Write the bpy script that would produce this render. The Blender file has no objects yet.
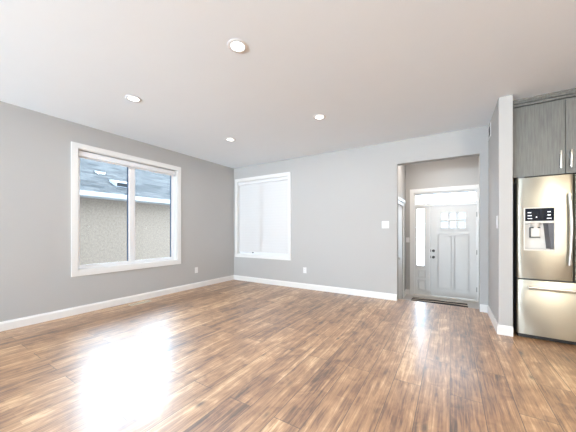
import bpy, bmesh, math, random
from mathutils import Vector, Matrix
random.seed(4)
S = bpy.context.scene
COL = S.collection
PI = math.pi

# ------------------------------------------------------------------ camera, world, lights, exposure
cam_d = bpy.data.cameras.new('camera'); cam = bpy.data.objects.new('camera', cam_d); COL.objects.link(cam)
cam.location = (0, 0, 1.19); cam.rotation_euler = (PI/2, 0, math.radians(31.745))
cam_d.sensor_width = 36; cam_d.sensor_fit = 'HORIZONTAL'; cam_d.lens = 262/576*36
cam_d.shift_y = 15.3/576; cam_d.clip_start = .02
S.camera = cam
S.view_settings.view_transform = 'Standard'; S.view_settings.look = 'None'
S.view_settings.gamma = 1; S.view_settings.use_curve_mapping = False
S.view_settings.exposure = 0.31
S.cycles.use_denoising = True
S.cycles.max_bounces = 10; S.cycles.diffuse_bounces = 6; S.cycles.glossy_bounces = 4
S.cycles.transparent_max_bounces = 12; S.cycles.caustics_reflective = False; S.cycles.caustics_refractive = False
S.cycles.sample_clamp_indirect = 6.0

w = bpy.data.worlds.new('overcast_sky'); S.world = w; w.use_nodes = True
bgn = w.node_tree.nodes['Background']; bgn.inputs[0].default_value = (.69, .85, 1.0, 1)
# hazy sky, brightest around the veiled sun low in the north-west
def sky_math(op, a, b_=None):
    n = w.node_tree.nodes.new('ShaderNodeMath'); n.operation = op
    for i, v in enumerate((a, b_)):
        if v is None: continue
        if isinstance(v, (int, float)): n.inputs[i].default_value = v
        else: w.node_tree.links.new(v, n.inputs[i])
    return n.outputs[0]
stc = w.node_tree.nodes.new('ShaderNodeTexCoord'); sdp = w.node_tree.nodes.new('ShaderNodeVectorMath'); sdp.operation = 'DOT_PRODUCT'
w.node_tree.links.new(stc.outputs['Generated'], sdp.inputs[0]); sdp.inputs[1].default_value = Vector((-.58, .71, .40)).normalized()
SKY_BASE, SKY_GLOW = 6.4, 12.0
w.node_tree.links.new(sky_math('ADD', sky_math('MULTIPLY', sky_math('POWER', sky_math('MAXIMUM', sdp.outputs['Value'], 0.0), 4.0), SKY_GLOW), SKY_BASE), bgn.inputs[1])

def light(name, kind, loc, rot, power, color=(1, 1, 1), size=1, size_y=None, spot=None):
    d = bpy.data.lights.new(name, kind); o = bpy.data.objects.new(name, d); COL.objects.link(o)
    o.location = loc; o.rotation_euler = rot; d.energy = power; d.color = color
    if kind == 'AREA':
        d.size = size
        if size_y: d.shape = 'RECTANGLE'; d.size_y = size_y
        else: d.shape = 'DISK'
        if spot: d.spread = spot
    elif kind == 'SPOT': d.spot_size = spot; d.spot_blend = .8; d.shadow_soft_size = size
    else: d.shadow_soft_size = size
    return o
# rear fill: unseen panel added behind the camera, tipped up to brighten the ceiling
# added kitchen-side fill, aligned with the partition's shadow, tipped up to light the ceiling
light('kitchen_side_fill', 'AREA', (1.84, -.2, 2.40), Vector((-.34, .80, .46)).to_track_quat('-Z', 'Y').to_euler(), 54, (1.0, .925, .80), .28)
light('rear_ceiling_fill', 'AREA', (-2.5, -6.3, 1.3), (math.radians(157), 0, 0), 2150, (.74, .88, 1.0), 3.8, 2.3)
# unseen warm fill added over the kitchen side; ceiling can in the entry
for kx, ky in ((1.9, 1.7), (1.9, -.3), (3.2, 1.7), (3.2, -.3)):
    light('kitchen_warm_fill', 'AREA', (kx, ky, 2.725), (0, 0, 0), 13, (1.0, .80, .56), .14)
light('entry_can_light', 'AREA', (-.30, 5.65, 2.93), (0, 0, 0), 21, (1.0, .89, .80), .16)

# ------------------------------------------------------------------ materials
def mat(name, color=(.8, .8, .8), rough=.5, metal=0, spec=.5, bump=0, bscale=60, var=0, vscale=4, emit=0, coat=0, stretch=None):
    m = bpy.data.materials.new(name); m.use_nodes = True
    nt = m.node_tree; N = nt.nodes; L = nt.links; b = N['Principled BSDF']
    b.inputs['Base Color'].default_value = (*color, 1); b.inputs['Roughness'].default_value = rough
    b.inputs['Metallic'].default_value = metal; b.inputs['Specular IOR Level'].default_value = spec
    b.inputs['Coat Weight'].default_value = coat
    if emit:
        b.inputs['Emission Color'].default_value = (*color, 1); b.inputs['Emission Strength'].default_value = emit
    tc = N.new('ShaderNodeTexCoord'); mp = N.new('ShaderNodeMapping'); L.new(tc.outputs['Object'], mp.inputs[0])
    if stretch: mp.inputs['Scale'].default_value = stretch
    nz = N.new('ShaderNodeTexNoise'); L.new(mp.outputs[0], nz.inputs['Vector']); nz.inputs['Scale'].default_value = vscale
    nz.inputs['Detail'].default_value = 4
    if var:
        mx = N.new('ShaderNodeMix'); mx.data_type = 'RGBA'; L.new(nz.outputs['Fac'], mx.inputs['Factor'])
        mx.inputs[6].default_value = (*[c*(1-var) for c in color], 1); mx.inputs[7].default_value = (*[min(1, c*(1+var)) for c in color], 1)
        L.new(mx.outputs[2], b.inputs['Base Color'])
    if bump:
        n2 = N.new('ShaderNodeTexNoise'); L.new(mp.outputs[0], n2.inputs['Vector']); n2.inputs['Scale'].default_value = bscale
        bp = N.new('ShaderNodeBump'); bp.inputs['Strength'].default_value = bump; bp.inputs['Distance'].default_value = .004
        L.new(n2.outputs['Fac'], bp.inputs['Height']); L.new(bp.outputs[0], b.inputs['Normal'])
    return m

M_WALL = mat('grey_wall_paint', (.445, .442, .435), .7, bump=.06, bscale=180, var=.012, vscale=2, spec=.3)
M_CEIL = mat('white_ceiling_paint', (.855, .925, .985), .85, bump=.15, bscale=120, var=.01, spec=.2)
M_TRIM = mat('white_gloss_trim', (.77, .77, .76), .35, var=.01)
M_PLASTIC = mat('white_plastic', (.76, .76, .76), .35, var=.01)
M_VINYL = mat('white_vinyl', (.77, .78, .80), .3, var=.01)
M_GASKET = mat('blue_grey_gasket', (.05, .10, .18), .5, var=.05)
M_SHADOWGAP = mat('dark_gap', (.05, .05, .05), .8, var=.05)
M_DOOR = mat('white_painted_steel', (.70, .70, .69), .4, var=.01)
M_NICKEL = mat('satin_nickel', (.76, .74, .70), .32, metal=1, var=.03, vscale=30)
M_BRONZE = mat('dark_bronze_hardware', (.10, .095, .09), .35, metal=1, var=.05)
M_BLACK = mat('black_plastic', (.012, .012, .013), .4, var=.1)
M_PANEL = mat('glossy_black_panel', (.012, .014, .02), .08, var=.1)
M_DARKGREY = mat('dark_grey_plastic', (.10, .10, .11), .4, var=.1)
M_LIGHTGREY = mat('light_grey_plastic', (.72, .70, .66), .35, var=.03)
M_ICON = mat('lit_panel_marks', (.9, .93, 1.0), .4, emit=.9)
M_TILE = mat('grey_entry_tile', (.46, .44, .42), .35, var=.1, vscale=6)
M_STUCCO = mat('beige_stucco', (.24, .188, .148), .9, bump=1.0, bscale=40, var=.34, vscale=20, spec=.1)
M_FASCIA = mat('white_fascia', (.34, .34, .345), .5, var=.02)
M_GROUND = mat('grey_ground', (.60, .60, .60), .9, var=.1, vscale=3)
M_VENT = mat('beige_register', (.55, .47, .36), .4, var=.05)
M_LENS = mat('lit_lamp_lens', (1.0, .98, .94), .4, emit=4.0)

def stainless():
    m = mat('brushed_stainless', (.49, .475, .41), .27, metal=1)
    nt = m.node_tree; N = nt.nodes; L = nt.links; b = N['Principled BSDF']
    tc = N.new('ShaderNodeTexCoord'); mp = N.new('ShaderNodeMapping'); mp.inputs['Scale'].default_value = (300, 300, 2)
    L.new(tc.outputs['Object'], mp.inputs[0]); nz = N.new('ShaderNodeTexNoise'); L.new(mp.outputs[0], nz.inputs[0]); nz.inputs['Scale'].default_value = 1
    mr = N.new('ShaderNodeMapRange'); L.new(nz.outputs['Fac'], mr.inputs[0]); mr.inputs[3].default_value = .32; mr.inputs[4].default_value = .42
    L.new(mr.outputs[0], b.inputs['Roughness'])
    b.inputs['Anisotropic'].default_value = .92; b.inputs['Anisotropic Rotation'].default_value = .25
    tg = N.new('ShaderNodeTangent'); tg.direction_type = 'RADIAL'; tg.axis = 'Z'; L.new(tg.outputs[0], b.inputs['Tangent'])
    bp = N.new('ShaderNodeBump'); bp.inputs['Strength'].default_value = .03; L.new(nz.outputs['Fac'], bp.inputs['Height']); L.new(bp.outputs[0], b.inputs['Normal'])
    return m
M_STEEL = stainless()

def cabinet_wood():
    m = mat('grey_wood_laminate', (.2, .2, .19), .45)
    nt = m.node_tree; N = nt.nodes; L = nt.links; b = N['Principled BSDF']
    tc = N.new('ShaderNodeTexCoord'); mp = N.new('ShaderNodeMapping'); mp.inputs['Scale'].default_value = (70, 70, 3.0)
    L.new(tc.outputs['Object'], mp.inputs[0]); nz = N.new('ShaderNodeTexNoise'); L.new(mp.outputs[0], nz.inputs[0])
    nz.inputs['Scale'].default_value = 1.3; nz.inputs['Detail'].default_value = 6; nz.inputs['Roughness'].default_value = .65
    cr = N.new('ShaderNodeValToRGB'); L.new(nz.outputs['Fac'], cr.inputs[0])
    cr.color_ramp.elements[0].position = .3; cr.color_ramp.elements[0].color = (.085, .086, .080, 1)
    cr.color_ramp.elements[1].position = .72; cr.color_ramp.elements[1].color = (.185, .186, .172, 1)
    L.new(cr.outputs[0], b.inputs['Base Color'])
    return m
M_CAB = cabinet_wood()

def glass(name, tint=(.97, .99, 1.0), refl=.12):
    m = bpy.data.materials.new(name); m.use_nodes = True; nt = m.node_tree; N = nt.nodes; L = nt.links
    N.remove(N['Principled BSDF']); out = N['Material Output']
    t = N.new('ShaderNodeBsdfTransparent'); t.inputs[0].default_value = (*tint, 1)
    g = N.new('ShaderNodeBsdfGlossy'); g.inputs['Roughness'].default_value = .02
    f = N.new('ShaderNodeFresnel'); f.inputs[0].default_value = 1.35
    mx = N.new('ShaderNodeMixShader'); L.new(f.outputs[0], mx.inputs[0]); L.new(t.outputs[0], mx.inputs[1]); L.new(g.outputs[0], mx.inputs[2])
    L.new(mx.outputs[0], out.inputs[0]); return m
M_GLASS = glass('window_glass')
M_OBSCURE = glass('obscured_door_glass', (.36, .36, .355))

def frosted(name, col, alpha):
    m = bpy.data.materials.new(name); m.use_nodes = True; nt = m.node_tree; N = nt.nodes; L = nt.links
    N.remove(N['Principled BSDF']); out = N['Material Output']
    d = N.new('ShaderNodeBsdfDiffuse'); d.inputs[0].default_value = (*col, 1)
    t = N.new('ShaderNodeBsdfTranslucent'); t.inputs[0].default_value = (*col, 1)
    a = N.new('ShaderNodeAddShader')
    mx = N.new('ShaderNodeMixShader'); mx.inputs[0].default_value = alpha
    L.new(d.outputs[0], mx.inputs[1]); L.new(t.outputs[0], mx.inputs[2])
    # faint woven bands
    tc = N.new('ShaderNodeTexCoord'); wv = N.new('ShaderNodeTexWave'); wv.bands_direction = 'Z'; wv.inputs['Scale'].default_value = 5.0
    L.new(tc.outputs['Object'], wv.inputs[0])
    c = N.new('ShaderNodeMix'); c.data_type = 'RGBA'; c.inputs[6].default_value = (*[x*.985 for x in col], 1); c.inputs[7].default_value = (*col, 1)
    L.new(wv.outputs['Fac'], c.inputs['Factor']); L.new(c.outputs[2], d.inputs[0]); L.new(c.outputs[2], t.inputs[0])
    L.new(mx.outputs[0], out.inputs[0]); return m
M_BLIND = frosted('white_shade_fabric', (.74, .73, .725), .21)

def wood_floor():
    m = bpy.data.materials.new('rustic_brown_plank_floor'); m.use_nodes = True; nt = m.node_tree; N = nt.nodes; L = nt.links
    b = N['Principled BSDF']
    tc = N.new('ShaderNodeTexCoord'); sp = N.new('ShaderNodeSeparateXYZ'); L.new(tc.outputs['Object'], sp.inputs[0])
    cb = N.new('ShaderNodeCombineXYZ'); L.new(sp.outputs['Y'], cb.inputs['X']); L.new(sp.outputs['X'], cb.inputs['Y'])
    br = N.new('ShaderNodeTexBrick'); L.new(cb.outputs[0], br.inputs['Vector'])
    br.inputs['Color1'].default_value = (0, 0, 0, 1); br.inputs['Color2'].default_value = (1, 1, 1, 1); br.inputs['Mortar'].default_value = (.5, .5, .5, 1)
    br.inputs['Scale'].default_value = 1; br.inputs['Mortar Size'].default_value = .0024; br.inputs['Mortar Smooth'].default_value = .2
    br.inputs['Brick Width'].default_value = 1.38; br.inputs['Row Height'].default_value = .192; br.offset = .37; br.offset_frequency = 2
    sc = N.new('ShaderNodeSeparateColor'); L.new(br.outputs['Color'], sc.inputs[0])
    # per plank shifted grain coordinates
    sh = N.new('ShaderNodeMath'); sh.operation = 'MULTIPLY'; L.new(sc.outputs[0], sh.inputs[0]); sh.inputs[1].default_value = 37.0
    cz = N.new('ShaderNodeCombineXYZ'); L.new(sh.outputs[0], cz.inputs['Z']); L.new(sp.outputs['X'], cz.inputs['X']); L.new(sp.outputs['Y'], cz.inputs['Y'])
    b2 = N.new('ShaderNodeTexBrick'); L.new(cb.outputs[0], b2.inputs['Vector']); b2.offset = .43; b2.offset_frequency = 2
    b2.inputs['Color1'].default_value = (0, 0, 0, 1); b2.inputs['Color2'].default_value = (1, 1, 1, 1); b2.inputs['Mortar'].default_value = (.45, .45, .45, 1)
    b2.inputs['Scale'].default_value = 1; b2.inputs['Mortar Size'].default_value = .0007; b2.inputs['Brick Width'].default_value = .9; b2.inputs['Row Height'].default_value = .064
    s2 = N.new('ShaderNodeSeparateColor'); L.new(b2.outputs['Color'], s2.inputs[0])
    def noise(scale, st, detail=5, rough=.6, dist=0):
        mp = N.new('ShaderNodeMapping'); mp.inputs['Scale'].default_value = st; L.new(cz.outputs[0], mp.inputs[0])
        n = N.new('ShaderNodeTexNoise'); L.new(mp.outputs[0], n.inputs[0]); n.inputs['Scale'].default_value = scale
        n.inputs['Detail'].default_value = detail; n.inputs['Roughness'].default_value = rough; n.inputs['Distortion'].default_value = dist
        return n
    g1 = noise(1, (22, 1.5, 1), 7, .68, 1.0)      # broad streaks
    g2 = noise(1, (80, 3.0, 1), 5, .65, .5)       # fine grain
    g3 = noise(1, (6, 3.5, 1), 3, .6, 1.5)       # blotches, knots
    def math_(op, a, bb):
        n = N.new('ShaderNodeMath'); n.operation = op
        for i, v in enumerate((a, bb)):
            if isinstance(v, (int, float)): n.inputs[i].default_value = v
            else: L.new(v, n.inputs[i])
        return n.outputs[0]
    v = math_('ADD', math_('MULTIPLY', g1.outputs['Fac'], .60), math_('MULTIPLY', g2.outputs['Fac'], .40))
    v = math_('ADD', v, math_('MULTIPLY', math_('SUBTRACT', g3.outputs['Fac'], .5), .35))
    v = math_('ADD', v, math_('MULTIPLY', math_('SUBTRACT', sc.outputs[0], .5), .10))
    v = math_('ADD', v, math_('MULTIPLY', math_('SUBTRACT', s2.outputs[0], .5), .09))
    cr = N.new('ShaderNodeValToRGB'); L.new(v, cr.inputs[0]); r = cr.color_ramp
    r.elements[0].position = .32; r.elements[0].color = (.060, .027, .014, 1)
    r.elements[1].position = .70; r.elements[1].color = (.72, .49, .28, 1)
    e = r.elements.new(.43); e.color = (.22, .102, .044, 1)
    e = r.elements.new(.56); e.color = (.42, .23, .108, 1)
    # knots
    mpk = N.new('ShaderNodeMapping'); mpk.inputs['Scale'].default_value = (5.2, 2.0, 1); L.new(cz.outputs[0], mpk.inputs[0])
    vo = N.new('ShaderNodeTexVoronoi'); L.new(mpk.outputs[0], vo.inputs[0]); vo.inputs['Scale'].default_value = 1
    kr = N.new('ShaderNodeMapRange'); L.new(vo.outputs['Distance'], kr.inputs[0]); kr.inputs[1].default_value = .02; kr.inputs[2].default_value = .12
    kr.inputs[3].default_value = .22; kr.inputs[4].default_value = 1
    mk = N.new('ShaderNodeMix'); mk.data_type = 'RGBA'; mk.blend_type = 'MULTIPLY'; mk.inputs['Factor'].default_value = 1
    L.new(cr.outputs[0], mk.inputs[6]); L.new(kr.outputs[0], mk.inputs[7])
    # plank seams
    ms = N.new('ShaderNodeMix'); ms.data_type = 'RGBA'; L.new(br.outputs['Fac'], ms.inputs['Factor']); L.new(mk.outputs[2], ms.inputs[6]); ms.inputs[7].default_value = (.055, .028, .015, 1)
    L.new(ms.outputs[2], b.inputs['Base Color'])
    rr = N.new('ShaderNodeMapRange'); L.new(g1.outputs['Fac'], rr.inputs[0]); rr.inputs[3].default_value = .38; rr.inputs[4].default_value = .50
    L.new(rr.outputs[0], b.inputs['Roughness']); b.inputs['IOR'].default_value = 2.05; b.inputs['Coat Weight'].default_value = .38; b.inputs['Coat Roughness'].default_value = .21
    hh = math_('SUBTRACT', math_('ADD', math_('MULTIPLY', g1.outputs['Fac'], .35), math_('MULTIPLY', g2.outputs['Fac'], .08)), math_('MULTIPLY', br.outputs['Fac'], .6))
    bp = N.new('ShaderNodeBump'); bp.inputs['Strength'].default_value = .22; bp.inputs['Distance'].default_value = .004
    L.new(hh, bp.inputs['Height']); L.new(bp.outputs[0], b.inputs['Normal'])
    return m
M_FLOOR = wood_floor()

def shingles():
    m = bpy.data.materials.new('blue_grey_shingles'); m.use_nodes = True; nt = m.node_tree; N = nt.nodes; L = nt.links; b = N['Principled BSDF']
    tc = N.new('ShaderNodeTexCoord'); sp = N.new('ShaderNodeSeparateXYZ'); L.new(tc.outputs['Object'], sp.inputs[0])
    cb = N.new('ShaderNodeCombineXYZ'); L.new(sp.outputs['Y'], cb.inputs['X']); L.new(sp.outputs['X'], cb.inputs['Y'])
    br = N.new('ShaderNodeTexBrick'); L.new(cb.outputs[0], br.inputs[0]); br.inputs['Scale'].default_value = 1
    br.inputs['Brick Width'].default_value = .36; br.inputs['Row Height'].default_value = .19; br.inputs['Mortar Size'].default_value = .012
    br.inputs['Color1'].default_value = (.022, .022, .0225, 1); br.inputs['Color2'].default_value = (.082, .080, .078, 1); br.inputs['Mortar'].default_value = (.03,.035,.042,1)
    nz = N.new('ShaderNodeTexNoise'); L.new(tc.outputs['Object'], nz.inputs[0]); nz.inputs['Scale'].default_value = 14
    mx = N.new('ShaderNodeMix'); mx.data_type = 'RGBA'; mx.blend_type = 'OVERLAY'; mx.inputs['Factor'].default_value = .5
    L.new(br.outputs['Color'], mx.inputs[6]); L.new(nz.outputs['Fac'], mx.inputs[7]); L.new(mx.outputs[2], b.inputs['Base Color'])
    b.inputs['Roughness'].default_value = .9; b.inputs['Specular IOR Level'].default_value = .15
    bp = N.new('ShaderNodeBump'); bp.inputs['Strength'].default_value = .5; bp.inputs['Distance'].default_value = .02; bp.invert = True
    L.new(br.outputs['Fac'], bp.inputs['Height']); L.new(bp.outputs[0], b.inputs['Normal'])
    return m
M_SHINGLE = shingles()

def mat_rug():
    m = bpy.data.materials.new('black_white_scroll_mat'); m.use_nodes = True; nt = m.node_tree; N = nt.nodes; L = nt.links; b = N['Principled BSDF']
    tc = N.new('ShaderNodeTexCoord'); wv = N.new('ShaderNodeTexWave'); L.new(tc.outputs['Object'], wv.inputs[0]); wv.wave_type = 'RINGS'
    wv.inputs['Scale'].default_value = 1.7; wv.inputs['Distortion'].default_value = 5; wv.inputs['Detail'].default_value = 1.0
    cr = N.new('ShaderNodeValToRGB'); L.new(wv.outputs['Fac'], cr.inputs[0]); cr.color_ramp.interpolation = 'CONSTANT'
    cr.color_ramp.elements[0].color = (.012, .012, .014, 1); cr.color_ramp.elements[1].position = .72; cr.color_ramp.elements[1].color = (.50, .43, .36, 1)
    L.new(cr.outputs[0], b.inputs['Base Color']); b.inputs['Roughness'].default_value = .95
    return m
M_RUG = mat_rug()

# ------------------------------------------------------------------ mesh builder
class MB:
    def __init__(s): s.v = []; s.f = []
    def add(s, vs, fs):
        k = len(s.v); s.v += [tuple(p) for p in vs]; s.f += [tuple(i+k for i in f) for f in fs]; return s
    def bm(s, b):
        b.verts.index_update(); s.add([v.co[:] for v in b.verts], [[v.index for v in f.verts] for f in b.faces]); b.free(); return s
    def box(s, a, c, bev=0, seg=1):
        b = bmesh.new()
        lo = Vector([min(x, y) for x, y in zip(a, c)]); hi = Vector([max(x, y) for x, y in zip(a, c)])
        bmesh.ops.create_cube(b, size=1, matrix=Matrix.Translation((lo+hi)/2) @ Matrix.Diagonal((*(hi-lo), 1)))
        if bev: bmesh.ops.bevel(b, geom=b.edges[:], offset=bev, segments=seg, affect='EDGES', profile=.5)
        return s.bm(b)
    def lathe(s, prof, origin, axis='Z', n=32, cap=True):
        # prof: list of (radius, height) along the axis
        o = Vector(origin); vs = []; fs = []
        def P(r, h, t):
            x, y = r*math.cos(t), r*math.sin(t)
            return o + {'Z': Vector((x, y, h)), 'Y': Vector((x, h, -y)), 'X': Vector((h, x, y))}[axis]
        for r, h in prof:
            for i in range(n): vs.append(P(r, h, 2*PI*i/n))
        for j in range(len(prof)-1):
            for i in range(n): fs.append((j*n+i, j*n+(i+1) % n, (j+1)*n+(i+1) % n, (j+1)*n+i))
        if cap: fs.append(tuple(range(n))[::-1]); fs.append(tuple((len(prof)-1)*n+i for i in range(n)))
        return s.add(vs, fs)
    def tube(s, pts, r, n=12, flat=1.0):
        pts = [Vector(p) for p in pts]; vs = []; fs = []
        for i, p in enumerate(pts):
            d = (pts[min(i+1, len(pts)-1)] - pts[max(i-1, 0)]).normalized()
            up = Vector((0, 1, 0)) if abs(d.y) < .9 else Vector((0, 0, 1))
            x = d.cross(up).normalized(); y = x.cross(d).normalized()
            for k in range(n):
                t = 2*PI*k/n; vs.append(p + x*r*math.cos(t) + y*r*flat*math.sin(t))
        for i in range(len(pts)-1):
            for k in range(n): fs.append((i*n+k, i*n+(k+1) % n, (i+1)*n+(k+1) % n, (i+1)*n+k))
        fs.append(tuple(range(n))[::-1]); fs.append(tuple((len(pts)-1)*n+k for k in range(n)))
        return s.add(vs, fs)
    def slab(s, us, vs_, holes, f0, f1, put):
        """grid slab with rectangular holes; put(u, v, side) -> point, side 0 front / 1 back"""
        us = sorted(set(us) | {h[0] for h in holes} | {h[1] for h in holes}); vs_ = sorted(set(vs_) | {h[2] for h in holes} | {h[3] for h in holes})
        def solid(i, j):
            if not (0 <= i < len(us)-1 and 0 <= j < len(vs_)-1): return False
            cu, cv = (us[i]+us[i+1])/2, (vs_[j]+vs_[j+1])/2
            return not any(h[0] < cu < h[1] and h[2] < cv < h[3] for h in holes)
        idx = {}; V = []
        def g(i, j, k):
            if (i, j, k) not in idx: idx[i, j, k] = len(V); V.append(put(us[i], vs_[j], k))
            return idx[i, j, k]
        F = []
        for i in range(len(us)-1):
            for j in range(len(vs_)-1):
                if not solid(i, j): continue
                F.append((g(i, j, 0), g(i+1, j, 0), g(i+1, j+1, 0), g(i, j+1, 0)))
                F.append((g(i, j, 1), g(i, j+1, 1), g(i+1, j+1, 1), g(i+1, j, 1)))
                for di, dj, a, c in ((0, -1, (i, j), (i+1, j)), (1, 0, (i+1, j), (i+1, j+1)), (0, 1, (i+1, j+1), (i, j+1)), (-1, 0, (i, j+1), (i, j))):
                    if not solid(i+di, j+dj): F.append((g(*a, 0), g(*a, 1), g(*c, 1), g(*c, 0)))
        return s.add(V, F)
    def frame(s, axis, pos, th, o, i):
        """rectangular ring: axis 'X' (in the YZ plane) or 'Y' (in the XZ plane); o, i = (u0,u1,v0,v1) outer, inner"""
        if axis == 'X': put = lambda u, v, k: (pos+(th if k else 0), u, v)
        else: put = lambda u, v, k: (u, pos+(th if k else 0), v)
        return s.slab([o[0], o[1]], [o[2], o[3]], [i], 0, 0, put)
    def build(s, name, material, parent=None, loc=None, smooth=False):
        me = bpy.data.meshes.new(name); o = bpy.data.objects.new(name, me)
        off = Vector((0, 0, 0))
        if parent is not None: off = Vector(parent['_o'])
        elif loc is not None: off = Vector(loc)
        me.from_pydata([tuple(Vector(v)-off) for v in s.v], [], s.f)
        b = bmesh.new(); b.from_mesh(me); bmesh.ops.recalc_face_normals(b, faces=b.faces[:]); b.to_mesh(me); b.free()
        me.materials.append(material); COL.objects.link(o)
        if smooth:
            for p in me.polygons: p.use_smooth = True
            if smooth != 'all':
                me.set_sharp_from_angle(angle=math.radians(40))
        if parent is not None: o.parent = parent
        else: o.location = off
        o['_o'] = tuple(off)
        MADE.append(o)
        return o
MADE = []
def tag(o, label, cat, group=None, kind=None):
    o['label'] = label; o['category'] = cat
    if group: o['group'] = group
    if kind: o['kind'] = kind
    return o
def thing(name, loc, label, cat, group=None, kind=None):
    o = bpy.data.objects.new(name, None); COL.objects.link(o); o.location = loc; o.empty_display_size = .1
    o['_o'] = tuple(loc); MADE.append(o); return tag(o, label, cat, group, kind)
def struct(name, mb, m, label, cat, loc=None):
    return tag(mb.build(name, m, loc=loc), label, cat, kind='structure')
def dup(root, loc, label):
    r = root.copy(); COL.objects.link(r); r.location = loc; r['label'] = label
    for ch in list(root.children):
        c = ch.copy(); COL.objects.link(c); c.parent = r
        for g in list(ch.children):
            d = g.copy(); COL.objects.link(d); d.parent = c
    return r

# ------------------------------------------------------------------ room dimensions
XL, YB, H = -4.552, 4.806, 2.74          # left wall face, back wall face, ceiling
XS, YE, XE = .479, 3.867, .606           # partition: left face, near end, right face
XR, YR = 4.2, -6.5                       # kitchen-side wall and rear wall
T = .16
ZF, YD, XF0, XF1, HF = -.30, 6.80, -.90, .60, 2.95   # sunken entry
WL = (1.61, 3.225, .62, 2.385)           # left window hole (y0,y1,z0,z1)
WB = (-4.425, -2.968, .635, 2.395)       # back window hole (x0,x1,z0,z1)
OP = (-.775, .375, 0, 2.345)             # opening to the entry

# ------------------------------------------------------------------ structure
mb = MB().box((XL-.05, YR-.05, -.12), (XR+.05, YB, 0)).box((OP[0], YB, -.12), (OP[1], YB+.145, 0))
mb.box((XS, YB, -.12), (XR+.05, YB+.1, 0))
floor = struct('floor', mb, M_FLOOR, 'glossy rustic brown wood plank floor running to the entry', 'floor')
struct('ceiling', MB().box((XL-T, YR-T, H), (XR+T, YB+.145, H+.2)), M_CEIL, 'plain white painted living room ceiling', 'ceiling')
mb = MB().slab([YR, YB], [0, H], [WL], 0, 0, lambda u, v, k: (XL-(T if k else 0), u, v))
struct('wall_left', mb, M_WALL, 'light grey painted wall around the wide clear window', 'wall')
mb = MB().slab([XL-T, XS+.0], [0, H], [WB, (OP[0], OP[1], 0, OP[3])], 0, 0, lambda u, v, k: (u, YB+(.145 if k else 0), v))
struct('wall_back', mb, M_WALL, 'light grey wall holding the shaded window and the entry opening', 'wall')
struct('wall_partition', MB().box((XS, YE, 0), (XE, YB+.145, H), .004), M_WALL, 'short grey partition wall end standing beside the refrigerator', 'wall')
struct('wall_kitchen', MB().box((XE, YB-.06, 0), (XR, YB+.1, H)), M_WALL, 'grey wall behind the refrigerator', 'wall')
mb = MB().slab([YR, YB+.1], [0, H], [], 0, 0, lambda u, v, k: (XR+(T if k else 0), u, v))
struct('wall_right', mb, M_WALL, 'grey wall at the far side of the kitchen', 'wall')
struct('wall_rear', MB().box((XL-T, YR-T, 0), (XR+T, YR, H)), M_WALL, 'grey wall behind the photographer', 'wall')

# baseboards
def board_profile(): return [(0, 0), (.016, 0), (.016, .088), (.012, .096), (.009, .11), (0, .11)]
def board(name, p, q, nrm, label, m0=0, m1=0, z=0):
    p, q, n = Vector((*p, z)), Vector((*q, z)), Vector((*nrm, 0)); d = (q-p).normalized(); vs = []
    for e, mi, sg in ((p, m0, 1), (q, m1, -1)):
        for u, h in board_profile(): vs.append(e + n*(u+.0005) + Vector((0, 0, h)) + d*(sg*mi*u))
    k = len(board_profile()); fs = [tuple(range(k)), tuple(range(k, 2*k))[::-1]] + [(i, (i+1) % k, k+(i+1) % k, k+i) for i in range(k)]
    return struct(name, MB().add(vs, fs), M_TRIM, label, 'baseboard')
board('baseboard_left', (XL, YR), (XL, YB), (1, 0), 'white baseboard along the wall under the clear window', 0, 1)
board('baseboard_back', (XL, YB), (OP[0], YB), (0, -1), 'long white baseboard under the shaded window', 1, 0)
board('baseboard_center', (OP[1], YB), (XS, YB), (0, -1), 'short piece of white baseboard right of the entry opening', 0, 1)
board('baseboard_right', (XS, YB), (XS, YE), (-1, 0), 'white baseboard along the side of the partition wall', 1, -1)
board('baseboard_end', (XS, YE), (XE, YE), (0, -1), 'white baseboard across the partition end beside the refrigerator', -1, 0)

# ------------------------------------------------------------------ left window
def win_root(name, loc, label, cat='window'): return thing(name, loc, label, cat, kind='structure')
W1 = win_root('window_1', (XL, 2.4, .62), 'wide clear two-pane window showing the house next door')
y0, y1, z0, z1 = WL; xg = XL-.115
MB().frame('X', XL, .018, (1.534, 3.301, .545, 2.457), (1.612, 3.223, .622, 2.383)).build('window_casing', M_TRIM, W1)
MB().frame('X', XL-.155, .15, (y0+.001, y1-.001, z0+.001, z1-.001), (y0+.012, y1-.012, z0+.014, z1-.012)).build('jamb_liner', M_TRIM, W1)
fr = MB().frame('X', xg-.03, .06, (y0+.012, y1-.012, z0+.014, z1-.012), (y0+.05, y1-.05, z0+.055, z1-.05)).build('window_frame', M_VINYL, W1)
MB().box((xg-.03, 2.37, z0+.055), (xg+.03, 2.46, z1-.05), .004).build('mullion', M_VINYL, fr)
for a, c in ((y0+.05, 2.37), (2.46, y1-.05)):
    sh = MB().frame('X', xg-.018, .036, (a, c, z0+.055, z1-.05), (a+.012, c-.012, z0+.067, z1-.062)).build('sash', M_VINYL, W1)
    MB().box((xg-.004, a+.012, z0+.067), (xg+.004, c-.012, z1-.062)).build('pane', M_GLASS, sh)
    MB().box((xg+.004, c-.028, z0+.068), (xg+.017, c-.0125, z1-.063)).build('gasket', M_GASKET, sh)
RS = thing('roller_shade', (XL-.06, 2.41, z1-.1), 'rolled-up white roller shade cassette at the top of the clear window', 'window shade')
MB().box((XL-.078, y0+.02, z1-.105), (XL-.012, y1-.02, z1-.022), .012, 3).build('cassette', M_VINYL, RS, smooth=True)
MB().box((XL-.052, y0+.03, z1-.118), (XL-.04, y1-.03, z1-.1), .003).build('bottom_bar', M_VINYL, RS)

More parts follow.
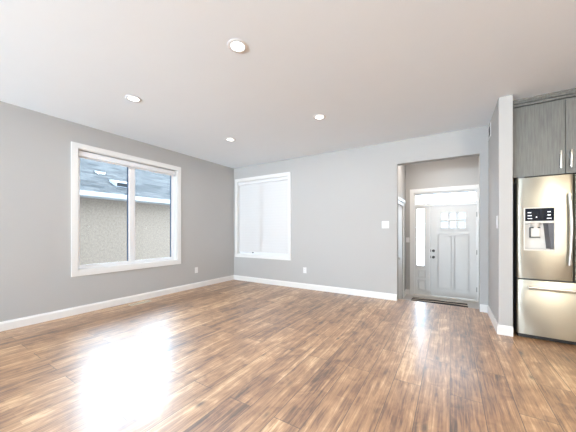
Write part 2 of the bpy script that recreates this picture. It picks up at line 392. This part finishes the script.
# ------------------------------------------------------------------ back window and its drawn shade
W2 = win_root('window_2', (-3.7, YB, .635), 'narrower back wall window covered by a drawn white shade')
x0, x1, z0b, z1b = WB
MB().frame('Y', YB-.018, .018, (-4.494, -2.898, .565, 2.465), (x0+.002, x1-.002, z0b+.002, z1b-.002)).build('window_casing', M_TRIM, W2)
MB().frame('Y', YB+.004, .136, (x0+.001, x1-.001, z0b+.001, z1b-.001), (x0+.012, x1-.012, z0b+.014, z1b-.012)).build('jamb_liner', M_TRIM, W2)
yg = YB+.105
fr = MB().frame('Y', yg-.03, .06, (x0+.012, x1-.012, z0b+.014, z1b-.012), (x0+.055, x1-.055, z0b+.06, z1b-.055)).build('window_frame', M_VINYL, W2)
MB().box((-3.79, yg-.03, z0b+.06), (-3.69, yg+.03, z1b-.055), .004).build('mullion', M_VINYL, fr)
for a, c in ((x0+.055, -3.79), (-3.69, x1-.055)):
    MB().box((a, yg-.004, z0b+.06), (c, yg+.004, z1b-.055)).build('pane', M_GLASS, W2)
BL = thing('roller_shade', (-3.7, YB+.04, z1b-.1), 'white translucent shade drawn down over the back wall window', 'window shade')
MB().box((x0+.014, YB+.012, z1b-.085), (x1-.014, YB+.07, z1b-.014), .01, 3).build('cassette', M_VINYL, BL, smooth=True)
mb = MB(); n = 12
vs = []; fs = []
for i in range(n+1):
    zz = z0b+.075 + (z1b-.08-z0b-.075)*i/n; wob = .0015*math.sin(i*2.1)
    vs += [(x0+.02, YB+.044+wob, zz), (x1-.02, YB+.044-wob, zz), (x1-.02, YB+.0465-wob, zz), (x0+.02, YB+.0465+wob, zz)]
for i in range(n):
    for k in range(4): fs.append((4*i+k, 4*i+(k+1) % 4, 4*i+4+(k+1) % 4, 4*i+4+k))
fs += [(0, 1, 2, 3), tuple(4*n+k for k in range(4))[::-1]]
MB().add(vs, fs).build('shade_fabric', M_BLIND, BL)
MB().box((x0+.018, YB+.036, z0b+.05), (x1-.018, YB+.055, z0b+.078), .006, 2).build('bottom_bar', M_PLASTIC, BL, smooth=True)
MB().box((-3.99, YB+.026, z0b+.038), (-3.95, YB+.036, z0b+.066), .004).build('pull_tab', M_DARKGREY, BL)

# ------------------------------------------------------------------ entry (sunken two steps below the room)
struct('floor_entry', MB().box((XF0-.1, YB+.145, ZF-.1), (XF1+.1, YD+.15, ZF)), M_TILE, 'grey tile floor of the sunken entry', 'floor')
struct('trim_riser', MB().box((XF0, YB+.1451, ZF), (XF1, YB+.16, -.125)), M_TRIM, 'white riser board below the wood floor edge', 'trim')
struct('ceiling_entry', MB().box((XF0-.15, YB+.145, HF), (XF1+.15, YD+.2, HF+.12)), M_CEIL, 'white ceiling above the front door entry', 'ceiling')
M_ENTRYWALL = M_WALL
CD = (5.55, 6.34, ZF, ZF+2.05)
mb = MB().slab([YB+.145, YD+.15], [ZF, HF], [(CD[0], CD[1], CD[2], CD[3])], 0, 0, lambda u, v, k: (XF0-(.12 if k else 0), u, v))
struct('wall_entry_left', mb, M_ENTRYWALL, 'grey entry wall holding the closet door', 'wall')
struct('wall_entry_right', MB().box((XF1, YB+.145, ZF), (XF1+.12, YD+.15, HF)), M_ENTRYWALL, 'grey entry wall on the hinge side of the front door', 'wall')
DH = (-.735, .515, ZF, 2.09)
mb = MB().slab([XF0, XF1], [ZF, HF], [DH], 0, 0, lambda u, v, k: (u, YD+(.15 if k else 0), v))
struct('wall_entry_front', mb, M_ENTRYWALL, 'grey entry wall above and beside the front door', 'wall')
# header above the opening, entry side, closes the gap up to the higher entry ceiling
struct('wall_entry_header', MB().box((XF0-.1, YB+.1455, H+.2), (XF1+.1, YB+.2, HF)), M_ENTRYWALL, 'grey wall above the entry opening', 'wall')
board('baseboard_entry_left', (XF0, CD[1]+.07), (XF0, YD), (1, 0), 'white baseboard beside the entry closet', 0, 1, ZF)
board('baseboard_entry_front', (XF0, YD), (-.815, YD), (0, -1), 'white baseboard left of the front door frame', 1, 0, ZF)
# casing round the whole front door unit
mb = MB().slab([-.808, .575], [ZF, 2.175], [(DH[0]+.002, DH[1]-.002, ZF-.1, DH[3]-.002)], 0, 0, lambda u, v, k: (u, YD-(.018 if k else 0), v))
struct('trim_1', mb, M_TRIM, 'white casing framing the front door, sidelight and transom', 'trim')
# frame posts and transom bar
mb = MB().frame('Y', YD+.01, .11, (DH[0]+.002, DH[1]-.002, ZF+.002, DH[3]-.002), (DH[0]+.03, DH[1]-.028, ZF+.024, DH[3]-.03))
mb.box((-.415, YD+.01, ZF+.024), (-.385, YD+.12, 1.775)).box((DH[0]+.03, YD+.01, 1.772), (DH[1]-.028, YD+.12, 1.815))
struct('trim_2', mb, M_TRIM, 'white jambs and transom bar of the front door unit', 'trim')
TW = win_root('window_3', (-.1, YD, 1.82), 'long low transom window above the front door')
fr = MB().frame('Y', YD+.04, .05, (DH[0]+.031, DH[1]-.029, 1.816, DH[3]-.031), (-.690, .462, 1.835, 2.035)).build('window_frame', M_VINYL, TW)
MB().box((-.690, YD+.06, 1.835), (.462, YD+.068, 2.035)).build('pane', M_GLASS, TW)

def raised(mb, x0, x1, z0, z1, y, d=.008, b=.022):
    """raised and fielded panel moulding in the XZ plane standing out towards -y"""
    o = [(x0, y, z0), (x1, y, z0), (x1, y, z1), (x0, y, z1)]
    def ring(k, dy): return [(x0+k, y+dy, z0+k), (x1-k, y+dy, z0+k), (x1-k, y+dy, z1-k), (x0+k, y+dy, z1-k)]
    R = [ring(0, 0), ring(b*.35, -d), ring(b*.7, -d*.2), ring(b, 0.001), ring(b*1.9, -d*.6)]
    vs = [p for r in R for p in r]; fs = []
    for j in range(len(R)-1):
        for k in range(4): fs.append((4*j+k, 4*j+(k+1) % 4, 4*j+4+(k+1) % 4, 4*j+4+k))
    k = 4*(len(R)-1); fs.append((k, k+1, k+2, k+3)); fs.append((3, 2, 1, 0))
    return mb.add(vs, fs)

SL = win_root('window_4', (-.57, YD, ZF), 'narrow white sidelight with tall glass beside the front door')
sx0, sx1 = DH[0]+.031, -.416
sg = (-.672, -.506, .385, 1.715)
mb = MB().slab([sx0, sx1], [ZF+.025, 1.771], [sg], 0, 0, lambda u, v, k: (u, YD+(.085 if k else .04), v))
sb = mb.build('sidelight_panel', M_DOOR, SL)
fr = MB().frame('Y', YD+.028, .012, (sg[0]-.02, sg[1]+.02, sg[2]-.02, sg[3]+.02), (sg[0]+.006, sg[1]-.006, sg[2]+.006, sg[3]-.006)).build('glass_frame', M_DOOR, sb)
MB().box((sg[0], YD+.056, sg[2]), (sg[1], YD+.066, sg[3])).build('pane', M_GLASS, sb)
raised(MB(), sx0+.055, sx1-.055, .10, .30, YD+.04).build('lower_panel', M_DOOR, SL)
raised(MB(), sx0+.055, sx1-.055, -.19, .055, YD+.04).build('lower_panel', M_DOOR, SL)

D1 = thing('door_1', (.05, YD, ZF), 'white steel front door with a six-lite window near its top', 'door', kind='structure')
dx0, dx1, dz0, dz1 = -.383, .484, ZF+.03, 1.768
lt = (-.178, .292, 1.255, 1.605)
mb = MB().slab([dx0, dx1], [dz0, dz1], [lt], 0, 0, lambda u, v, k: (u, YD+(.085 if k else .04), v))
slab_ = mb.build('door_slab', M_DOOR, D1)
fr = MB().frame('Y', YD+.022, .018, (lt[0]-.032, lt[1]+.032, lt[2]-.032, lt[3]+.032), (lt[0]+.004, lt[1]-.004, lt[2]+.004, lt[3]-.004)).build('lite_frame', M_DOOR, D1)
lw = (lt[1]-lt[0])/3
for i in (1, 2): MB().box((lt[0]+lw*i-.019, YD+.045, lt[2]+.004), (lt[0]+lw*i+.019, YD+.055, lt[3]-.004), .003).build('muntin', M_DOOR, fr)
zc = (lt[2]+lt[3])/2
MB().box((lt[0]+.004, YD+.0445, zc-.019), (lt[1]-.004, YD+.0555, zc+.019), .003).build('muntin', M_DOOR, fr)
MB().box((lt[0], YD+.058, lt[2]), (lt[1], YD+.066, lt[3])).build('pane', M_OBSCURE, fr)
MB().box((lt[0]-.06, YD+.031, 1.128), (lt[1]+.06, YD+.041, 1.15), .004).build('lite_shelf', M_DOOR, D1)
for a, c in ((dx0+.14, .033), (.073, dx1-.13)): raised(MB(), a, c, -.1, 1.09, YD+.04, .0016, .010).build('tall_panel', M_DOOR, D1)
for z, nm in ((.745, 'deadbolt'), (.60, 'door_knob')):
    k = MB().lathe([(.030, 0), (.030, -.006), (.026, -.010), (.012, -.012)], (-.323, YD+.0395, z), 'Y').build(nm, M_BRONZE, D1, smooth=True)
    if nm == 'door_knob': MB().lathe([(.012, -.010), (.012, -.03), (.024, -.036), (.029, -.05), (.024, -.062), (.008, -.066)], (-.323, YD+.0395, z), 'Y').build('knob', M_BRONZE, k, smooth=True)
    else: MB().box((-.329, YD+.008, z-.016), (-.317, YD+.029, z+.016), .003).build('thumb_turn', M_BRONZE, k)
    MB().box((-.3845, YD+.026, z-.028), (-.372, YD+.0395, z+.028), .002).build('edge_plate', M_BRONZE, D1)
MB().lathe([(.009, 0), (.009, -.008), (.005, -.01)], (-.323, YD+.0395, .36), 'Y').build('door_peg', M_NICKEL, D1, smooth=True)
for z in (1.55, .74, -.05): MB().lathe([(.009, -.05), (.009, .05)], (.4855, YD+.031, z), 'Z', 12).build('hinge', M_BRONZE, D1, smooth=True)
struct('trim_3', MB().box((DH[0], YD-.03, ZF), (DH[1], YD+.02, ZF+.024), .004), M_LIGHTGREY, 'pale threshold strip under the front door', 'threshold')

# closet door on the left side of the entry
D2 = thing('door_2', (XF0, 5.95, ZF), 'white closet door on the left side of the entry', 'door', kind='structure')
MB().slab([CD[0]-.065, CD[1]+.065], [ZF, CD[3]+.065], [(CD[0]+.002, CD[1]-.002, ZF-.1, CD[3]-.002)], 0, 0, lambda u, v, k: (XF0+(.02 if k else 0.0005), u, v)).build('door_casing', M_TRIM, D2)
MB().box((XF0+.0005, CD[0]-.085, CD[3]+.065), (XF0+.045, CD[1]+.085, CD[3]+.125), .006).build('head_cap', M_TRIM, D2)
MB().box((XF0-.05, CD[0]+.004, ZF+.008), (XF0-.01, CD[1]-.004, CD[3]-.004), .002).build('door_slab', M_DOOR, D2)
kn = MB().lathe([(.028, 0), (.028, .006), (.011, .01), (.011, .03), (.025, .036), (.028, .048), (.02, .06), (.006, .064)], (XF0-.0095, CD[0]+.07, ZF+.95), 'X').build('door_knob', M_NICKEL, D2, smooth=True)

def plate(name, c, axis, sgn, w, h, label, cat, kind, group=None):
    """wall plate centred at c on a wall whose outward normal is sgn*axis"""
    t = thing(name, c, label, cat, group)
    def bx(u0, u1, v0, v1, d0, d1, bev=0):
        if axis == 'Y': return MB().box((c[0]+u0, c[1]+sgn*d0, c[2]+v0), (c[0]+u1, c[1]+sgn*d1, c[2]+v1), bev, 2)
        return MB().box((c[0]+sgn*d0, c[1]+u0, c[2]+v0), (c[0]+sgn*d1, c[1]+u1, c[2]+v1), bev, 2)
    bx(-w/2, w/2, -h/2, h/2, .0006, .006, .002).build('cover_plate', M_PLASTIC, t)
    if kind == 'switch':
        n = max(1, round(w/.06)-0) if w > .09 else 1
        for i in range(n):
            u = (i-(n-1)/2)*.048
            bx(u-.017, u+.017, -.034, .034, .0055, .010, .002).build('rocker', M_VINYL, t)
    else:
        for v in (.02, -.02):
            r = bx(-.017, .017, v-.014, v+.014, .0055, .009, .003).build('receptacle', M_VINYL, t)
            for u in (-.006, .006): bx(u-.0012, u+.0012, v-.004, v+.005, .0086, .0094).build('slot', M_BLACK, r)
    return t
plate('light_switch', (-.965, YB, 1.305), 'Y', -1, .118, .122, 'white two-rocker switch plate on the back wall left of the entry opening', 'light switch', 'switch')
plate('light_switch', (-.856, YD, .985), 'Y', -1, .075, .118, 'narrow white switch plate in the entry between closet and front door frame', 'light switch', 'switch')
plate('light_switch', (XS, 3.96, 1.30), 'X', -1, .078, .15, 'white switch plate seen edge-on, on the side of the partition wall', 'light switch', 'switch')
plate('power_outlet', (-2.56, YB, .382), 'Y', -1, .076, .12, 'white power outlet on the back wall right of the shaded window', 'outlet', 'outlet')
plate('power_outlet', (XL, 3.68, .372), 'X', 1, .076, .12, 'white power outlet right of the clear window, near the corner', 'outlet', 'outlet')

# wall vent high on the partition
V = thing('wall_vent', (XS, 4.66, 2.61), 'small white vent grille high on the partition wall near the ceiling', 'vent')
mb = MB().slab([4.53, 4.79], [2.51, 2.70], [(4.555, 4.765, 2.535, 2.675)], 0, 0, lambda u, v, k: (XS-(.007 if k else .0006), u, v)).build('vent_frame', M_PLASTIC, V)
MB().box((XS-.0006, 4.556, 2.536), (XS-.003, 4.764, 2.674)).build('vent_opening', M_BLACK, V)
for i in range(3):
    z = 2.575+.03*i
    MB().add([(XS-.0035, 4.556, z+.006), (XS-.0075, 4.556, z-.006), (XS-.0075, 4.764, z-.006), (XS-.0035, 4.764, z+.006), (XS-.0035, 4.556, z+.0085), (XS-.0075, 4.556, z-.0035), (XS-.0075, 4.764, z-.0035), (XS-.0035, 4.764, z+.0085)],
             [(0, 1, 2, 3), (7, 6, 5, 4), (0, 4, 5, 1), (1, 5, 6, 2), (2, 6, 7, 3), (3, 7, 4, 0)]).build('louver', M_PLASTIC, V)

# floor register by the left wall
FV = thing('floor_vent', (-4.36, 2.40, 0), 'beige floor register lying along the baseboard under the clear window', 'vent')
mb = MB().slab([-4.415, -4.305], [2.23, 2.57], [(-4.395+.0, -4.325, 2.25+.032*i, 2.25+.032*i+.018) for i in range(10)], 0, 0, lambda u, v, k: (u, v, .006 if k == 0 else .0008))
mb.build('register_plate', M_VENT, FV)
MB().box((-4.398, 2.247, .0005), (-4.322, 2.553, .002)).build('damper', M_BLACK, FV)

# entry mat
mb = MB().box((-.72, 5.92, ZF+.0005), (.30, 6.52, ZF+.011), .004)
rug = mb.build('entry_mat', M_RUG, loc=(-.2, 6.2, ZF)); tag(rug, 'black and tan scroll patterned mat on the entry tile before the front door', 'mat')

# ------------------------------------------------------------------ recessed ceiling lights
def can_light(x, y, label):
    t = thing('ceiling_light', (x, y, H), label, 'ceiling light', 'recessed ceiling lights of the living room')
    MB().lathe([(.056, -.004), (.060, -.0075), (.075, -.0075), (.083, -.004), (.083, -.0006), (.056, -.0006)], (x, y, H), 'Z', 40, cap=False).add([], []).build('trim_ring', M_PLASTIC, t, smooth=True)
    MB().lathe([(.0565, -.0008), (.0565, -.003), (.03, -.0045)], (x, y, H), 'Z', 40).build('lens', M_LENS, t, smooth=True)
    return t
c0 = can_light(-1.512, 1.641, 'lit recessed ceiling light nearest the camera, largest of the four')
dup(c0, (-3.142, 1.652, H), 'lit recessed ceiling light nearest the clear left window')
dup(c0, (-1.506, 3.246, H), 'lit recessed ceiling light nearest the entry opening')
dup(c0, (-3.153, 3.251, H), 'lit recessed ceiling light nearest the room corner, smallest of the four')
for x, y in ((-1.512, 1.641), (-3.142, 1.652), (-1.506, 3.246), (-3.153, 3.251)):
    light('can_lamp', 'AREA', (x, y, H-.02), (0, 0, 0), 9, (.95, .97, 1.0), .11)

# ------------------------------------------------------------------ refrigerator
FX0, FX1, FY = .640, 1.545, 3.862
F = thing('refrigerator', ((FX0+FX1)/2, 4.2, 0), 'stainless french door refrigerator with a dispenser in its left door', 'refrigerator')
MB().box((FX0+.006, FY+.085, .03), (FX1-.006, 4.72, 1.765), .006).build('body', M_DARKGREY, F)
MB().box((FX0+.01, FY+.03, .004), (FX1-.01, FY+.12, .05), .004).build('toe_grille', M_BLACK, F)
def fdoor(name, a, c, z0, z1, holes=()):
    r = .022; us = [a, a+.003, a+.008, a+.015, a+r]; us += [a+r+(c-a-2*r)*i/14 for i in range(1, 14)] + [c-r, c-.015, c-.008, c-.003, c]
    xm = (FX0+FX1)/2
    def yf(u):
        e = min(u-a, c-u); y = FY + .012*((u-xm)/.45)**2 - .006
        if e < r: y += r-math.sqrt(max(0, r*r-(r-e)**2))
        return y
    mb = MB().slab(us, [z0, z0+.004, z1-.004, z1], list(holes), 0, 0, lambda u, v, k: (u, FY+.08 if k else yf(u)+(.003 if v in (z0, z1) else 0), v))
    return mb.build(name, M_STEEL, F, smooth=True)
xm = (FX0+FX1)/2
rec = (.702, .948, .985, 1.445)
LD = fdoor('left_door', FX0, xm-.003, .668, 1.785, [rec])
RD = fdoor('right_door', xm+.003, FX1, .668, 1.785)
DR = fdoor('freezer_drawer', FX0, FX1, .048, .652)
# dispenser
fy = FY+.004
MB().frame('Y', fy-.008, .02, (rec[0]-.006, rec[1]+.006, rec[2]-.006, rec[3]+.006), (rec[0]+.006, rec[1]-.006, rec[2]+.006, rec[3]-.004)).build('dispenser_frame', M_LIGHTGREY, LD)
MB().box((rec[0]+.003, fy-.002, 1.305), (rec[1]-.003, fy+.02, rec[3]-.003), .002).build('control_panel', M_PANEL, LD)
MB().box((rec[0]+.004, fy-.008, 1.278), (rec[1]-.004, fy+.05, 1.303), .004).build('dispenser_sill', M_LIGHTGREY, LD)
mb = MB().box((rec[0]+.001, fy+.068, rec[2]+.001), (rec[1]-.001, fy+.074, 1.28)).box((rec[0]+.001, fy+.012, rec[2]+.001), (rec[0]+.008, fy+.068, 1.28))
mb.box((rec[0]+.008, fy+.012, rec[2]+.001), (rec[1]-.001, fy+.068, rec[2]+.010))
mb.build('dispenser_recess', M_LIGHTGREY, LD)
# dark slanted side cheek
x_ = rec[1]-.002
MB().add([(x_-.052, fy+.002, 1.278), (x_, fy+.002, 1.278), (x_, fy+.002, rec[2]+.011), (x_-.026, fy+.002, rec[2]+.011),
          (x_-.075, fy+.066, 1.278), (x_, fy+.066, 1.278), (x_, fy+.066, rec[2]+.011), (x_-.05, fy+.066, rec[2]+.011)],
         [(0, 1, 2, 3), (4, 5, 6, 7), (0, 4, 5, 1), (1, 5, 6, 2), (2, 6, 7, 3), (3, 7, 4, 0)]).build('recess_cheek', M_DARKGREY, LD)
MB().lathe([(.040, 0), (.038, -.02), (.022, -.04), (.018, -.055)], (rec[0]+.10, fy+.038, 1.278), 'Z', 24).build('spout', M_LIGHTGREY, LD, smooth=True)
mb = MB().box((rec[0]+.060, fy+.030, 1.13), (rec[0]+.135, fy+.036, 1.225), .003)
mb.build('paddle', M_LIGHTGREY, LD)
mb = MB().box((rec[0]+.056, fy+.026, 1.119), (rec[0]+.139, fy+.042, 1.130), .003).box((rec[0]+.050, fy+.026, 1.119), (rec[0]+.060, fy+.042, 1.235), .003).box((rec[0]+.06, fy+.026, 1.225), (rec[0]+.139, fy+.03, 1.238), .001)
mb.build('paddle_rim', M_BLACK, LD)
mb = MB().box((rec[0]+.012, fy+.012, rec[2]+.010), (rec[1]-.03, fy+.060, rec[2]+.016), .002)
mb.build('drip_tray', M_NICKEL, LD)
for (u, v, w_, h_) in ((.028, 1.395, .030, .007), (.028, 1.362, .034, .008), (.028, 1.330, .038, .005), (.188, 1.400, .026, .008), (.188, 1.366, .026, .009), (.184, 1.330, .036, .006), (.096, 1.345, .010, .012)):
    MB().box((rec[0]+u, fy-.0035, v-h_/2), (rec[0]+u+w_, fy-.0018, v+h_/2)).build('panel_mark', M_ICON, LD)
def vhandle(x, par, lean):
    pts = []; za, zb = .835, 1.585
    for i in range(17):
        t = i/16; z = za+(zb-za)*t; bow = math.sin(PI*t)
        pts.append((x + lean*.012*(1-bow), FY-.036-.018*bow, z))
    h = MB().tube(pts, .0125, 12).build('door_handle', M_NICKEL, par, smooth=True)
    for z in (za+.02, zb-.02): MB().box((x-.009, FY-.034, z-.016), (x+.009+lean*0, FY+.004, z+.016), .004, 2).build('handle_mount', M_NICKEL, h, smooth=True)
vhandle(xm-.034, LD, -1); vhandle(xm+.034, RD, 1)
pts = [(FX0+.09+(FX1-FX0-.18)*i/16, FY-.036-.016*math.sin(PI*i/16), .578) for i in range(17)]
h = MB().tube(pts, .0135, 12).build('drawer_handle', M_NICKEL, DR, smooth=True)
for x in (FX0+.105, FX1-.105): MB().box((x-.016, FY-.034, .568), (x+.016, FY+.012, .588), .004, 2).build('handle_mount', M_NICKEL, h, smooth=True)
for a, c in ((FX0+.012, FX0+.07), (FX1-.07, FX1-.012)): MB().box((a, FY+.03, 1.7855), (c, FY+.13, 1.803), .005, 2).build('hinge_cover', M_DARKGREY, F, smooth=True)
for x in (FX0+.05, FX1-.05):
    MB().lathe([(.02, 0), (.02, .03)], (x, FY+.14, 0), 'Z', 16).build('foot', M_BLACK, F, smooth=True)

# ------------------------------------------------------------------ cabinet above the refrigerator
CX0, CX1, CY = .6075, 1.54, 4.06
K = thing('wall_cabinet', ((CX0+CX1)/2, 4.4, 1.83), 'grey wood grain two-door cabinet above the refrigerator', 'cabinet')
MB().box((CX0, CY+.021, 1.832), (CX1, YB-.062, 2.66), .001).build('body', M_CAB, K)
cm = xm-.013
for a, c, s in ((CX0+.004, cm-.002, -1), (cm+.002, CX1-.003, 1)):
    d = MB().box((a, CY, 1.826), (c, CY+.0195, 2.645), .0015).build('cabinet_door', M_CAB, K)
    hx = cm + s*.040
    hh = MB().box((hx-.006, CY-.036, 1.885), (hx+.006, CY-.027, 2.082), .003, 2).build('bar_handle', M_NICKEL, d, smooth=True)
    for z in (1.91, 2.057): MB().lathe([(.005, -.029), (.005, -.0002)], (hx, CY, z), 'Y', 12).build('handle_post', M_NICKEL, hh, smooth=True)
prof = [(CY+.03, 2.661), (CY-.002, 2.661), (CY-.002, 2.684), (CY+.014, 2.684), (CY+.014, 2.693), (CY-.010, 2.693), (CY-.010, 2.705), (CY-.020, 2.722), (CY-.020, 2.739), (CY+.03, 2.739)]
k = len(prof); vs = [(x, y, z) for x in (CX0, CX1+.02) for y, z in prof]
MB().add(vs, [tuple(range(k)), tuple(range(k, 2*k))[::-1]] + [(i, (i+1) % k, k+(i+1) % k, k+i) for i in range(k)]).build('crown_moulding', M_CAB, K)

# ------------------------------------------------------------------ outdoors: the house next door
NX, EX, EZ = -8.0, -7.6, 2.06
N_ = thing('neighbour_house', (-11, 2, -.9), 'beige stucco house with a blue-grey shingle roof outside the left window', 'house')
MB().box((-16.5, -9, -.9), (NX, 13, 2.06)).build('stucco_wall', M_STUCCO, N_)
rz = lambda x: 2.185 + .45*(-x+EX)
RX = -13.4
vs = []
for y in (-9.5, 13.5): vs += [(EX-.0, y, rz(EX)), (RX, y, rz(RX)), (2*RX-EX, y, rz(EX)), (2*RX-EX, y, 2.09), (EX, y, 2.09)]
MB().add(vs, [(0, 1, 2, 3, 4), (9, 8, 7, 6, 5), (0, 5, 6, 1), (1, 6, 7, 2), (2, 7, 8, 3), (3, 8, 9, 4), (4, 9, 5, 0)]).build('roof', M_SHINGLE, N_)
MB().box((EX-.02, -9.5, 2.055), (EX+.10, 13.5, 2.175), .012).build('gutter', M_FASCIA, N_)
MB().box((NX-.1, -9.5, 2.062), (EX-.02, 13.5, 2.088)).build('soffit', M_FASCIA, N_)
def rvent(x, y, w_, l_, h_, m):
    s = .45; vs = []
    for dx, hz in ((l_/2, h_), (-l_/2, h_*.55)):
        for dy in (-w_/2, w_/2):
            vs += [(x+dx, y+dy, rz(x+dx)-.03), (x+dx+(.04 if dx > 0 else 0), y+dy*1.06, rz(x+dx)+hz), ]
    v = MB().add(vs, [(0, 1, 3, 2), (4, 6, 7, 5), (0, 4, 5, 1), (2, 3, 7, 6), (1, 5, 7, 3), (0, 2, 6, 4)]).build('roof_vent', m, N_)
    xf = x+l_/2
    if w_ < .3: return
    MB().add([(xf+.004, y-w_*.44, rz(xf)+.01), (xf+.004, y+w_*.44, rz(xf)+.01), (xf+.030, y+w_*.44, rz(xf)+h_*.8), (xf+.030, y-w_*.44, rz(xf)+h_*.8),
              (xf+.012, y-w_*.44, rz(xf)+.01), (xf+.012, y+w_*.44, rz(xf)+.01), (xf+.042, y+w_*.44, rz(xf)+h_*.8), (xf+.042, y-w_*.44, rz(xf)+h_*.8)],
             [(0, 1, 2, 3), (7, 6, 5, 4), (0, 4, 5, 1), (1, 5, 6, 2), (2, 6, 7, 3), (3, 7, 4, 0)]).build('vent_front_shade', M_BLACK, v)  # black sheet standing for the shade on the vent's front
rvent(-8.50, 4.10, .46, .34, .13, mat('roof_vent_metal', (.42, .46, .52), .5, var=.05))
rvent(-9.5, 3.95, .22, .16, .07, mat('pale_vent_metal', (.55, .57, .58), .5, var=.05))
struct('ground', MB().box((-40, -40, -1.1), (40, 40, -.9)), M_GROUND, 'ground outside the house', 'ground')

for o in list(bpy.data.objects):
    if '_o' in o: del o['_o']
